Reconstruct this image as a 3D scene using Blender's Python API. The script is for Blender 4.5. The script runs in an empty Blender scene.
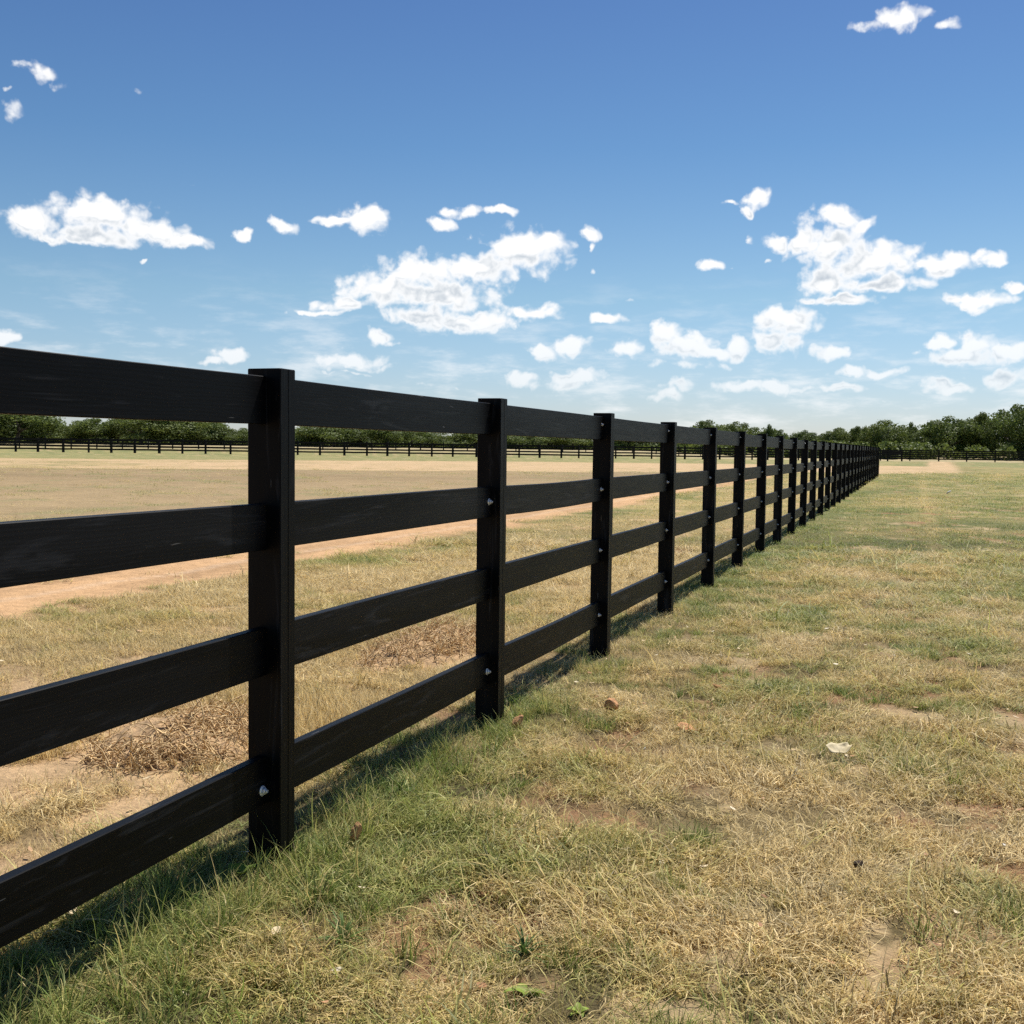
import bpy, math, random
import numpy as np
from mathutils import Vector, Matrix

random.seed(7)
RS = np.random.RandomState(11)
R = math.radians
scene = bpy.context.scene
C = scene.collection

# ------------------------------------------------------------------ camera
F_PX, PITCH, ROLL, YAW, EYE, CX, CY = 1100.0, .057, .0129, .3513, 1.2726, 1.7474, -2.7941
cy_, sy_ = math.cos(YAW), math.sin(YAW)
FW = Vector((-sy_*math.cos(PITCH), cy_*math.cos(PITCH), -math.sin(PITCH)))
RT = Vector((cy_, sy_, 0)); UP = RT.cross(FW)
cr, sr = math.cos(ROLL), math.sin(ROLL)
r2 = RT*cr - UP*(-sr)*-1 if False else RT*cr + UP*sr
# picture axes after roll
camx = RT*cr + UP*sr
camy = UP*cr - RT*sr
CAM = Vector((CX, CY, EYE))

def ray(px, py):
    a = (px-512)/F_PX; b = (512-py)/F_PX
    x = a*cr - b*sr; y = b*cr + a*sr
    return FW + RT*x + UP*y
def G(px, py, z=0.0):
    d = ray(px, py); t = (z-EYE)/d.z
    return CAM + d*t
def azel(px, py):
    d = ray(px, py).normalized()
    return math.degrees(math.atan2(d.x, d.y)), math.degrees(math.asin(d.z))
FH = Vector((-sy_, cy_, 0)); RH = Vector((cy_, sy_, 0))
def ST(t, s):                                    # lateral t, forward s from where the photographer stood
    return Vector((CX, CY, 0)) + FH*s + RH*t

cam = bpy.data.cameras.new('camera'); camo = bpy.data.objects.new('camera', cam); C.objects.link(camo)
cam.sensor_width = 36; cam.lens = F_PX/1024*36; cam.clip_start = .05; cam.clip_end = 6000
# in-picture right axis: a point with a>0,b=0 lies along RT*cr + UP*sr
xa = (RT*cr + UP*sr).normalized(); ya = (UP*cr - RT*sr).normalized(); za = -FW
camo.matrix_world = Matrix.Translation(CAM) @ Matrix((xa, ya, za)).transposed().to_4x4()
scene.camera = camo

# ------------------------------------------------------------------ numpy noise
def _h(ix, iy, seed):
    n = (ix.astype(np.int64)*374761393 + iy.astype(np.int64)*668265263 + seed*1442695041) & 0xffffffff
    n = ((n ^ (n >> 13))*1274126177) & 0xffffffff
    n = (n ^ (n >> 16)) & 0xffffff
    return n/float(0xffffff)
def vn(x, y, seed=0):
    x = np.asarray(x, float); y = np.asarray(y, float)
    ix = np.floor(x); iy = np.floor(y); fx = x-ix; fy = y-iy
    fx = fx*fx*(3-2*fx); fy = fy*fy*(3-2*fy)
    a = _h(ix, iy, seed); b = _h(ix+1, iy, seed); c = _h(ix, iy+1, seed); d = _h(ix+1, iy+1, seed)
    return (a*(1-fx)+b*fx)*(1-fy) + (c*(1-fx)+d*fx)*fy
def fbm(x, y, sc, seed=0, octv=4):
    x = np.asarray(x, float)/sc; y = np.asarray(y, float)/sc
    s = 0; a = .5; n = 0
    for k in range(octv):
        s = s + a*vn(x+k*17.3, y-k*9.7, seed+k); n += a; a *= .55; x = x*2.03; y = y*2.03
    return s/n
def ss(a, b, x):
    t = np.clip((np.asarray(x, float)-a)/(b-a), 0, 1); return t*t*(3-2*t)

def dx_t(x, y): return (x-CX)*cy_ + (y-CY)*sy_
def gz(x, y):
    x = np.asarray(x, float); y = np.asarray(y, float)
    far = np.hypot(x-CX, y-CY)
    near = 1-ss(20, 45, far)
    sd_ = -(x-CX)*sy_ + (y-CY)*cy_
    z = .12*ss(10, 55, y) + 1.15*ss(0, 36, sd_-164-34*ss(15, 50, dx_t(x, y))) + near*((fbm(x, y, .55, 3, 3)-.5)*.035 + (fbm(x, y, .13, 5, 2)-.5)*.014)
    return z
def gz1(x, y): return float(gz(np.array([x]), np.array([y]))[0])

# fields in the world: how green, how bare, which road
def fields(x, y):
    x = np.asarray(x, float); y = np.asarray(y, float)
    dx = x-CX; dy = y-CY
    s = -dx*sy_ + dy*cy_; t = dx*cy_ + dy*sy_
    n1 = fbm(x, y, 1.3, 31, 4); n2 = fbm(x, y, .35, 41, 3); n3 = fbm(x, y, 6, 51, 3); n4 = fbm(x, y, 22, 61, 3)
    # dirt road running beside the fence, on its far side
    wob = (fbm(x*0, y, 3.0, 71, 3)-.5)*.9 + (n2-.5)*.8 + (n1-.5)*.9
    road = ss(-4.25, -4.75, x+wob*.7)*ss(-9.6, -8.2, x+wob*1.5)*ss(62, 50, s)
    field = ss(-7.9, -9.2, x+wob*1.5)
    # sand road crossing behind the fence end
    tt = np.clip(t, -60, 60)
    lo = np.interp(tt, [-40, -28, 2, 27, 60], [50, 53, 58, 68, 70]) + (n3-.5)*5 + (n1-.5)*2
    hi = np.interp(tt, [-40, -28, 2, 27, 60], [82, 86, 104, 108, 104]) + (n3-.5)*8
    sand = ss(-1.2, 1.2, s-lo)*ss(1.5, -1.5, s-hi)
    ang = t/np.maximum(s, 1)
    sand = sand*ss(.412, .402, ang + (s-76)*.00012 + (n1-.5)*.01)
    turn = ss(100, 104, s)*ss(190, 178, s)*ss(.374, .379, ang)*ss(.412, .396, ang + (s-100)*.00008)
    sand = np.maximum(sand, turn)
    beyond = ss(-2, 6, s-hi)
    # green: strip at the fence foot, foreground left, far right pasture
    g = .33 + (n1-.5)*1.1 + (n2-.5)*.7
    strip = np.exp(-((x-.12)/.34)**2)
    g = g + .22*strip*(-.6+n1*1.6)*ss(16, 5, y) + .15*strip*ss(40, 10, y)
    g = g + .10*ss(1.7, .2, x)*ss(1.9, -.3, y)*(x > -.4) + (n2-.5)*.35*(x > -.4)
    g = g - .30*ss(1.0, 2.0, x)*ss(6, 2.5, y)
    g = g + .24*ss(5, 14, s)*(x > -.3)
    g = np.where(x < -.45, g - .22 + .45*ss(-2.6, -4.2, x)*ss(.5, 2, y)*n1*1.2 + .25*ss(.0, -.7, x)*ss(-1.6, -2.4, x)*ss(1.5, 0, y), g)
    g = g + .25*beyond + .5*(ss(2.2, 0, np.abs(s-(lo-4)))*ss(-9, -4, t)*(x < 0))
    g = g - .45*np.exp(-((x-2.02-.02*np.sin(y*.4))/(.085+.0012*y))**2)*ss(7, 13, y)*ss(80, 70, s)
    g = g + (n3-.5)*.5 + (n4-.5)*.35*ss(15, 40, s)
    g = np.clip(g, 0, 1)
    # bare soil showing between the plants
    b = ss(.59, .72, fbm(x, y, .42, 81, 4) + .12*(n1-.5)) * .85
    b = np.maximum(b, .85*ss(.56, .66, fbm(x, y, .17, 231, 3) + .25*(n1-.5))*ss(9, 5, s))
    left = ss(-.35, -.8, x)*ss(3.0, 1.0, y)
    b = np.maximum(b, left*ss(.30, .50, n2*.5+n1*.5 + .04))
    b = np.maximum(b, .8*ss(.50, .58, fbm(x, y, .8, 91, 3))*ss(3.2, 2.2, y)*ss(.3, .7, x)*ss(2.0, 1.2, x)*.5)
    heap = np.exp(-(((x+1.15)/.55)**2 + ((y-1.05)/.62)**2)) + np.exp(-(((x+1.1)/.42)**2+((y-3.35)/.8)**2))
    b = np.maximum(b, ss(.25, .7, heap + (n2-.5)*.5))
    b = b*(1-.75*strip)
    bare_dirt = np.maximum.reduce([road, field*.93*ss(lo*1.0+1, lo-3, s), sand])
    return dict(s=s, t=t, g=g, b=b, road=road, field=field*ss(lo+1, lo-2, s), sand=sand, dirt=bare_dirt, n1=n1, n2=n2, n3=n3, n4=n4, beyond=beyond, x=x, y=y)

# ------------------------------------------------------------------ material helpers
def mat(name):
    m = bpy.data.materials.new(name); m.use_nodes = True
    nt = m.node_tree; b = nt.nodes['Principled BSDF']
    return m, nt, b
def nd(nt, typ, **kw):
    n = nt.nodes.new(typ)
    for k, v in kw.items():
        if k.startswith('i_'):
            key = k[2:]; key = int(key) if key.isdigit() else key
            n.inputs[key].default_value = v
        else: setattr(n, k, v)
    return n
def ramp(nt, fac, stops, interp='LINEAR'):
    r = nt.nodes.new('ShaderNodeValToRGB'); r.color_ramp.interpolation = interp
    e = r.color_ramp.elements
    while len(e) < len(stops): e.new(.5)
    for el, (p, c) in zip(e, stops): el.position = p; el.color = (*c, 1) if len(c) == 3 else c
    nt.links.new(fac, r.inputs[0]); return r.outputs[0]
def mixc(nt, fac, a, b, bt='MIX'):
    m = nt.nodes.new('ShaderNodeMix'); m.data_type = 'RGBA'; m.blend_type = bt
    for i, v in ((0, fac), (6, a), (7, b)):
        if hasattr(v, 'links'): nt.links.new(v, m.inputs[i])
        else: m.inputs[i].default_value = (*v, 1) if isinstance(v, tuple) and len(v) == 3 else v
    return m.outputs[2]
def mth(nt, op, a, b=0.0, c=0.0, clamp=False):
    m = nt.nodes.new('ShaderNodeMath'); m.operation = op; m.use_clamp = clamp
    for i, v in enumerate((a, b, c)):
        if hasattr(v, 'links'): nt.links.new(v, m.inputs[i])
        else: m.inputs[i].default_value = v
    return m.outputs[0]
def noise(nt, vec, scale, detail=4, rough=.55, dim='3D', dist=0):
    n = nt.nodes.new('ShaderNodeTexNoise'); n.noise_dimensions = dim
    n.inputs['Scale'].default_value = scale; n.inputs['Detail'].default_value = detail; n.inputs['Roughness'].default_value = rough
    n.inputs['Distortion'].default_value = dist
    if vec is not None: nt.links.new(vec, n.inputs['Vector'])
    return n
def bump(nt, h, strength, dist, bsdf):
    b = nt.nodes.new('ShaderNodeBump'); b.inputs['Strength'].default_value = strength; b.inputs['Distance'].default_value = dist
    nt.links.new(h, b.inputs['Height']); nt.links.new(b.outputs[0], bsdf.inputs['Normal']); return b

# ground material: colour of the stuff itself comes from the mesh attribute, fine grain from noise
def ground_mat():
    m, nt, b = mat('soil_and_turf')
    at = nd(nt, 'ShaderNodeAttribute', attribute_name='base')
    tc = nd(nt, 'ShaderNodeNewGeometry'); P = tc.outputs['Position']
    n1 = noise(nt, P, 38, 5, .7); n2 = noise(nt, P, 7, 4, .6); n3 = noise(nt, P, .9, 5, .65); n4 = noise(nt, P, 160, 2, .6)
    k = mth(nt, 'ADD', mth(nt, 'MULTIPLY_ADD', n1.outputs[0], 1.0, -.5), mth(nt, 'MULTIPLY_ADD', n2.outputs[0], .8, -.4))
    k = mth(nt, 'ADD', k, mth(nt, 'MULTIPLY_ADD', n3.outputs[0], .55, -.275))
    k = mth(nt, 'ADD', k, 1.0)
    col = mixc(nt, 1.0, at.outputs['Color'], (1, 1, 1), 'MULTIPLY')
    vm = nt.nodes.new('ShaderNodeVectorMath'); vm.operation = 'SCALE'; nt.links.new(at.outputs['Color'], vm.inputs[0]); nt.links.new(k, vm.inputs['Scale'])
    nt.links.new(vm.outputs[0], b.inputs['Base Color'])
    b.inputs['Roughness'].default_value = .95; b.inputs['Specular IOR Level'].default_value = .15
    h = mth(nt, 'ADD', mth(nt, 'MULTIPLY', n1.outputs[0], .5), mth(nt, 'ADD', n2.outputs[0], mth(nt, 'MULTIPLY', n4.outputs[0], .15)))
    bump(nt, h, .8, .035, b)
    return m
M = {}
M['ground'] = ground_mat()

def paint_mat():
    m, nt, b = mat('black_painted_wood')
    tc = nd(nt, 'ShaderNodeTexCoord'); at = nd(nt, 'ShaderNodeAttribute', attribute_name='grain')
    mp = nd(nt, 'ShaderNodeMapping'); mp.inputs['Scale'].default_value = (1, 1, 1)
    nt.links.new(at.outputs['Vector'], mp.inputs['Vector'])
    g1 = noise(nt, mp.outputs[0], 9, 6, .65, dist=1.2)
    w = nt.nodes.new('ShaderNodeTexWave'); w.bands_direction = 'Z'; w.inputs['Scale'].default_value = 7; w.inputs['Distortion'].default_value = 9
    w.inputs['Detail'].default_value = 4; w.inputs['Detail Scale'].default_value = 1.2
    nt.links.new(mp.outputs[0], w.inputs['Vector'])
    big = noise(nt, mp.outputs[0], 1.3, 3, .5)
    c = ramp(nt, g1.outputs[0], [(.35, (.0024, .0024, .0026)), (.62, (.0040, .0040, .0044)), (.8, (.0095, .010, .011))])
    dust = ramp(nt, big.outputs[0], [(.52, (0, 0, 0)), (.72, (1, 1, 1))])
    c = mixc(nt, mth(nt, 'MULTIPLY', dust, .40), c, (.024, .024, .025))
    sp = noise(nt, at.outputs['Vector'], 26, 2, .5)
    spk = ramp(nt, sp.outputs[0], [(.735, (0, 0, 0)), (.755, (1, 1, 1))])
    c = mixc(nt, mth(nt, 'MULTIPLY', spk, .35), c, (.30, .29, .27))
    sc_ = noise(nt, mp.outputs[0], 3.1, 5, .62, dist=2.2)
    c = mixc(nt, mth(nt, 'MULTIPLY', ramp(nt, sc_.outputs[0], [(.565, (0, 0, 0)), (.66, (1, 1, 1))]), .60), c, (.030, .031, .034))
    nt.links.new(c, b.inputs['Base Color'])
    rg = mth(nt, 'MULTIPLY_ADD', g1.outputs[0], .3, .32); nt.links.new(rg, b.inputs['Roughness'])
    b.inputs['Specular IOR Level'].default_value = .095
    h = mth(nt, 'ADD', mth(nt, 'MULTIPLY', w.outputs['Fac'], .35), g1.outputs[0])
    bump(nt, h, .10, .003, b)
    return m
M['paint'] = paint_mat()
def flat_mat(name, col, rough=.6, metal=0, var=.3, scale=60, spec=.5, bmp=0):
    m, nt, b = mat(name)
    tc = nd(nt, 'ShaderNodeTexCoord'); n = noise(nt, tc.outputs['Object'], scale, 4, .6)
    lo = tuple(c*(1-var) for c in col); hi = tuple(min(1, c*(1+var)) for c in col)
    nt.links.new(ramp(nt, n.outputs[0], [(.3, lo), (.7, hi)]), b.inputs['Base Color'])
    b.inputs['Roughness'].default_value = rough; b.inputs['Metallic'].default_value = metal; b.inputs['Specular IOR Level'].default_value = spec
    if bmp: bump(nt, n.outputs[0], .6, bmp, b)
    return m
M['far_paint'] = flat_mat('weathered_black_boards', (.007, .007, .007), .6, spec=.15, var=.3, scale=3)
M['zinc'] = flat_mat('zinc_plated_steel', (.74, .76, .78), .38, .45, .12, 90)
M['clay'] = flat_mat('dry_orange_clay', (.52, .27, .12), .95, var=.35, scale=45, bmp=.006)
M['dark_clay'] = flat_mat('dark_peat_clod', (.035, .018, .010), .95, var=.5, scale=60, bmp=.006)
M['pale_leaf'] = flat_mat('pale_dry_leaf', (.52, .43, .25), .7, var=.12, scale=70)
M['pebble'] = flat_mat('white_pebble', (.62, .60, .55), .8, var=.2, scale=90)
M['twig'] = flat_mat('brown_roots', (.60, .42, .21), .85, var=.45, scale=30)
M['bark'] = flat_mat('grey_brown_bark', (.10, .08, .06), .9, var=.4, scale=6)

def blade_mat(name, stops, trans=.35):
    m = bpy.data.materials.new(name); m.use_nodes = True; nt = m.node_tree; nt.nodes.clear()
    out = nt.nodes.new('ShaderNodeOutputMaterial')
    ti = nd(nt, 'ShaderNodeAttribute', attribute_name='tint', attribute_type='INSTANCER')
    bv = nd(nt, 'ShaderNodeAttribute', attribute_name='bv')
    f = mth(nt, 'ADD', ti.outputs['Fac'], mth(nt, 'MULTIPLY_ADD', bv.outputs['Fac'], .34, -.17), clamp=True)
    c = ramp(nt, f, stops)
    br = mth(nt, 'FRACT', mth(nt, 'MULTIPLY', bv.outputs['Fac'], 13.7))
    br = mth(nt, 'MULTIPLY_ADD', br, 1.05, .42)
    vm = nt.nodes.new('ShaderNodeVectorMath'); vm.operation = 'SCALE'; nt.links.new(c, vm.inputs[0]); nt.links.new(br, vm.inputs['Scale'])
    pb = nt.nodes.new('ShaderNodeBsdfPrincipled'); nt.links.new(vm.outputs[0], pb.inputs['Base Color'])
    pb.inputs['Roughness'].default_value = .55; pb.inputs['Specular IOR Level'].default_value = .3
    tr = nt.nodes.new('ShaderNodeBsdfTranslucent'); nt.links.new(vm.outputs[0], tr.inputs['Color'])
    mx = nt.nodes.new('ShaderNodeMixShader'); mx.inputs[0].default_value = trans
    nt.links.new(pb.outputs[0], mx.inputs[1]); nt.links.new(tr.outputs[0], mx.inputs[2]); nt.links.new(mx.outputs[0], out.inputs['Surface'])
    return m
M['grass'] = blade_mat('grass_blades', [(0, (.74, .585, .30)), (.22, (.62, .47, .19)), (.42, (.47, .43, .145)), (.62, (.34, .36, .10)), (.82, (.20, .26, .055)), (1, (.12, .185, .035))])

def leaf_mat(name, col, trans=.25):
    m = bpy.data.materials.new(name); m.use_nodes = True; nt = m.node_tree; nt.nodes.clear()
    out = nt.nodes.new('ShaderNodeOutputMaterial')
    bv = nd(nt, 'ShaderNodeAttribute', attribute_name='bv'); oi = nd(nt, 'ShaderNodeObjectInfo')
    a = tuple(c*.72 for c in col); b2 = (min(1, col[0]*1.5), min(1, col[1]*1.35), col[2]*1.15)
    c = ramp(nt, bv.outputs['Fac'], [(.1, a), (.9, b2)])
    c2 = mixc(nt, mth(nt, 'MULTIPLY', oi.outputs['Random'], .55), c, (col[0]*1.35, col[1]*1.1, col[2]*.8))
    pb = nt.nodes.new('ShaderNodeBsdfPrincipled'); nt.links.new(c2, pb.inputs['Base Color']); pb.inputs['Roughness'].default_value = .6; pb.inputs['Specular IOR Level'].default_value = .3
    tr = nt.nodes.new('ShaderNodeBsdfTranslucent'); nt.links.new(c2, tr.inputs['Color'])
    mx = nt.nodes.new('ShaderNodeMixShader'); mx.inputs[0].default_value = trans
    nt.links.new(pb.outputs[0], mx.inputs[1]); nt.links.new(tr.outputs[0], mx.inputs[2]); nt.links.new(mx.outputs[0], out.inputs['Surface'])
    return m
M['foliage'] = leaf_mat('tree_foliage', (.115, .165, .045), .34)
M['weed'] = leaf_mat('weed_leaves', (.20, .30, .05))
M['weed_dark'] = leaf_mat('coarse_grass_leaves', (.09, .16, .04))

# ------------------------------------------------------------------ mesh helpers
def mesh_np(name, V, Fc, material, smooth=False, attrs=None, parent=None, link=True):
    V = np.asarray(V, np.float32); me = bpy.data.meshes.new(name)
    me.from_pydata(V.tolist() if len(V) < 60000 else V, [], Fc if isinstance(Fc, list) else Fc.tolist()); me.materials.append(material)
    if smooth: me.polygons.foreach_set('use_smooth', [True]*len(me.polygons))
    for k, (dom, typ, arr) in (attrs or {}).items():
        a = me.attributes.new(k, typ, dom)
        key = {'FLOAT': 'value', 'FLOAT_VECTOR': 'vector', 'FLOAT_COLOR': 'color', 'INT': 'value'}[typ]
        a.data.foreach_set(key, np.asarray(arr, np.int32 if typ == 'INT' else np.float32).ravel())
    me.update()
    o = bpy.data.objects.new(name, me)
    if link: C.objects.link(o)
    if parent: o.parent = parent
    return o
def tag(o, label=None, cat=None, group=None, kind=None):
    if label: o['label'] = label
    if cat: o['category'] = cat
    if group: o['group'] = group
    if kind: o['kind'] = kind
    return o
def empty(name, loc, rz=0):
    o = bpy.data.objects.new(name, None); C.objects.link(o); o.location = loc; o.rotation_euler = (0, 0, rz); o.empty_display_size = .1; return o

# ------------------------------------------------------------------ ground sheets
def build_ground():
    base_ang = -YAW     # azimuth measured from +Y towards +X
    fine = np.radians(np.linspace(-37, 37, 430))
    coarse = np.radians(np.concatenate([np.linspace(40, 180, 36), np.linspace(-176, -40, 34)]))
    ang = np.concatenate([fine, coarse]); na = len(ang)
    r = [.35]
    while r[-1] < 3500: r.append(r[-1]*(1.013 if r[-1] < 120 else 1.06))
    r = np.array(r); nr = len(r)
    A, Rr = np.meshgrid(base_ang+ang, r)
    X = CX + Rr*np.sin(A); Y = CY + Rr*np.cos(A)
    Z = gz(X.ravel(), Y.ravel()).reshape(X.shape)
    f = fields(X.ravel(), Y.ravel())
    g, b, s = f['g'], f['b'], f['s']; n1, n2, n3 = f['n1'], f['n2'], f['n3']
    c3 = lambda a: np.array(a)[None, :]
    dry = c3((.37, .29, .12))*(1-.0*n1[:, None]); grn = c3((.135, .150, .05)); soil = c3((.42, .31, .17))
    redsoil = c3((.30, .165, .085))
    col = dry*(1-g[:, None]) + grn*g[:, None]
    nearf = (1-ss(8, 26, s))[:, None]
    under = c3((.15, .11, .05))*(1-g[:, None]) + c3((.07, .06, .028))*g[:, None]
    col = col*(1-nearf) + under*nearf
    rk = ss(.40, .60, fbm(f['x'], f['y'], .7, 241, 3))[:, None]; soilc = soil*(1-rk) + redsoil*rk
    soilc = np.where((f['x'] < -.4)[:, None], c3((.46, .31, .17)), soilc)
    col = col*(1-b[:, None]) + soilc*b[:, None]
    rd = c3((.53, .325, .165))*(.9+.2*n1[:, None]); fl = c3((.30, .215, .115))*(.82+.36*n3[:, None]); sd = c3((.50, .35, .195))
    far = ss(14, 40, s)[:, None]
    fl = fl*(1-.25*(1-far)) + c3((.10, .075, .04))*(1-far)
    w = f['field'][:, None]; col = col*(1-w) + fl*w
    hz_ = np.stack([fbm(f['x']*.35+f['y']*.1, f['y'], .9, 151, 4)]*3, 1); fl = fl*(.45+1.1*hz_)
    ruts = ss(.52, .66, fbm((f['x']+f['y']*.08), f['y']*.12, .5, 161, 3))[:, None]; fl = fl*(1-.22*ruts); rd = rd*(1-.20*ruts)
    tuf = (ss(.56, .70, fbm(f['x'], f['y'], 1.1, 131, 4))*f['field']*.6)[:, None]
    col = col*(1-tuf) + c3((.24, .215, .10))*tuf
    w = f['road'][:, None]; col = col*(1-w) + rd*w
    lane = (np.exp(-((f['x']+5.15+(n1-.5)*.3)/.06)**2)*f['road']*.5)[:, None]; col = col*(1-lane) + c3((.62, .45, .30))*lane
    by = (f['beyond']*(1-f['sand']))[:, None]*ss(300, 200, s)[:, None]
    col = col*(1-by*.45) + c3((.27, .26, .11))*by*.45
    vf = ss(175, 185, s)[:, None]*(1-ss(300, 330, s))[:, None]; col = col*(1-vf*.6) + c3((.46, .36, .22))*vf*.6
    w = f['sand'][:, None]*np.clip(1-.55*ss(-8, -24, f['t'])*ss(.42, .6, n3) - .3*ss(.5, .65, n1), 0, 1)[:, None]; col = col*(1-w) + sd*w
    V = np.stack([X.ravel(), Y.ravel(), Z.ravel()], 1)
    i, j = np.meshgrid(np.arange(nr-1), np.arange(na), indexing='ij')
    # order of angles: fine (-37..37), then 40..180, then -176..-40, closing back on the first
    j2 = (j+1) % na
    q = np.stack([i*na+j, i*na+j2, (i+1)*na+j2, (i+1)*na+j], -1).reshape(-1, 4)[:, ::-1]
    road = f['road'][q].mean(1); sand = f['sand'][q].mean(1); fld = f['field'][q].mean(1)
    kind = np.zeros(len(q), int); kind[fld > .5] = 3; kind[road > .5] = 1; kind[sand > .5] = 2
    for k, nm, lab in ((0, 'ground', 'dry patchy pasture ground'), (1, 'dirt_road', 'orange dirt road beyond the fence'),
                       (2, 'sand_road', 'pale sand road crossing the pasture'), (3, 'sandy_field', 'bare brown field beyond the dirt road')):
        qq = q[kind == k]
        if not len(qq): continue
        u, inv = np.unique(qq, return_inverse=True); inv = inv.reshape(qq.shape)
        VV = V[u]
        if k == 0:
            # close the middle under the photographer
            ring = np.searchsorted(u, np.arange(na)); VV = np.vstack([VV, [[CX, CY, 0]]]); ci = len(VV)-1
            extra = [[int(ring[a]), int(ring[(a+1) % na]), ci][::-1] for a in range(na)]
            faces = inv.tolist() + extra; cc = np.vstack([col[u], [col[0]]])
        else: faces = inv.tolist(); cc = col[u]
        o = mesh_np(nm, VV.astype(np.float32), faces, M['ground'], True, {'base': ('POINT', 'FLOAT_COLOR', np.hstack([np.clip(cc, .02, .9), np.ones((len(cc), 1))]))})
        tag(o, lab, kind='structure')
build_ground()

# ------------------------------------------------------------------ grass
def strips(n, rad, lmin, lmax, wmin, wmax, el0, el1, curl, seed, spread=1.0, segs=4, lie=0.0, comb=0):
    rs = np.random.RandomState(seed); V = []; Fc = []; bvs = []
    for k in range(n):
        a = rs.uniform(0, 2*math.pi); rr = rad*math.sqrt(rs.uniform())
        p = np.array([rr*math.cos(a), rr*math.sin(a), -.004])
        h = rs.normal()*comb if comb and rs.uniform() < .75 else (rs.uniform(0, 2*math.pi) if spread >= 1 else a + rs.normal()*spread)
        el = math.radians(rs.uniform(el0, el1)); L = rs.uniform(lmin, lmax)*(1-.3*rs.uniform()); w = rs.uniform(wmin, wmax)
        turn = rs.normal()*curl*.9; bend = rs.uniform(.2, 1)*curl*1.3; b = rs.uniform()
        i0 = len(V)
        for q in range(segs+1):
            f = q/segs; d = np.array([math.cos(h)*math.cos(el), math.sin(h)*math.cos(el), math.sin(el)])
            side = np.array([-math.sin(h), math.cos(h), .25*math.sin(k)])*w*.5*(1-.9*f**1.6)
            if q < segs: V.append(p-side); V.append(p+side)
            else: V.append(p)
            bvs += [b]*(2 if q < segs else 1)
            p = p + d*L/segs; p[2] = max(p[2], .002+lie*rs.uniform())
            h += turn/segs; el -= bend/segs; el = max(el, -.7)
        for q in range(segs-1):
            Fc.append([i0+2*q, i0+2*q+1, i0+2*q+3, i0+2*q+2])
        Fc.append([i0+2*segs-2, i0+2*segs-1, i0+2*segs])
    return np.array(V), Fc, np.array(bvs)
def tuft_collection(name, specs):
    col = bpy.data.collections.new(name)
    for sp in specs:
        V, Fc, b = strips(*sp[0], **sp[1])
        o = mesh_np(name, V, Fc, M['grass'], False, {'bv': ('POINT', 'FLOAT', b)}, link=False)
        col.objects.link(o)
    return col
mat_col = tuft_collection('matted_blades', [((62, .075, .04, .13, .0014, .0036, 8, 58, 1.7, 100+i), dict(lie=.016, comb=.75)) for i in range(4)] + [((34, .07, .07, .19, .002, .0046, 10, 62, 2.2, 130+i), dict(lie=.02, comb=.6)) for i in range(2)])
up_col = tuft_collection('upright_blades', [((38, .030, .05, .125, .0018, .0036, 48, 86, 1.0, 200+i), dict(spread=.6)) for i in range(5)])
long_col = tuft_collection('long_blades', [((16, .035, .10, .24, .0022, .0042, 55, 88, 1.2, 300+i), dict(spread=.7)) for i in range(5)])
stub_col = tuft_collection('stubble_blades', [((44, .075, .03, .085, .0012, .0024, 40, 88, .9, 400+i), {}) for i in range(4)])
coarse_col = tuft_collection('coarse_blades', [((55, .30, .05, .12, .005, .010, 35, 85, 1.0, 500+i), dict(segs=3)) for i in range(4)])

def scatter_tree(colr):
    ng = bpy.data.node_groups.new('scatter', 'GeometryNodeTree')
    ng.interface.new_socket('Geometry', in_out='INPUT', socket_type='NodeSocketGeometry')
    ng.interface.new_socket('Geometry', in_out='OUTPUT', socket_type='NodeSocketGeometry')
    N = ng.nodes; Lk = ng.links
    gi = N.new('NodeGroupInput'); go = N.new('NodeGroupOutput')
    ci = N.new('GeometryNodeCollectionInfo'); ci.inputs['Collection'].default_value = colr
    ci.inputs['Separate Children'].default_value = True; ci.inputs['Reset Children'].default_value = True
    ip = N.new('GeometryNodeInstanceOnPoints'); ip.inputs['Pick Instance'].default_value = True
    def na(nm, t):
        a = N.new('GeometryNodeInputNamedAttribute'); a.data_type = t; a.inputs['Name'].default_value = nm; return a.outputs['Attribute']
    Lk.new(gi.outputs[0], ip.inputs['Points']); Lk.new(ci.outputs[0], ip.inputs['Instance'])
    Lk.new(na('idx', 'INT'), ip.inputs['Instance Index'])
    Lk.new(na('rot', 'FLOAT_VECTOR'), ip.inputs['Rotation']); Lk.new(na('scl', 'FLOAT_VECTOR'), ip.inputs['Scale'])
    Lk.new(ip.outputs[0], go.inputs[0])
    return ng
def scatter(name, colr, X, Y, tint, sc, zsc, label, tilt=.12, nv=4, flow=False):
    n = len(X); Z = gz(X, Y)
    rot = np.stack([RS.normal(size=n)*tilt, RS.normal(size=n)*tilt, RS.uniform(0, 6.283, n)], 1)
    if flow: rot[:, 2] = fbm(X, Y, .55, 201, 3)*14 + RS.normal(size=n)*.7
    scl = np.stack([sc, sc, sc*zsc], 1)
    o = mesh_np(name, np.stack([X, Y, Z], 1), [], M['grass'], False, {'idx': ('POINT', 'INT', RS.randint(0, nv, n)), 'rot': ('POINT', 'FLOAT_VECTOR', rot),
        'scl': ('POINT', 'FLOAT_VECTOR', scl), 'tint': ('POINT', 'FLOAT', tint)})
    md = o.modifiers.new('scatter', 'NODES'); md.node_group = scatter_tree(colr)
    tag(o, label, 'grass', kind='stuff')
    return o
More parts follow.
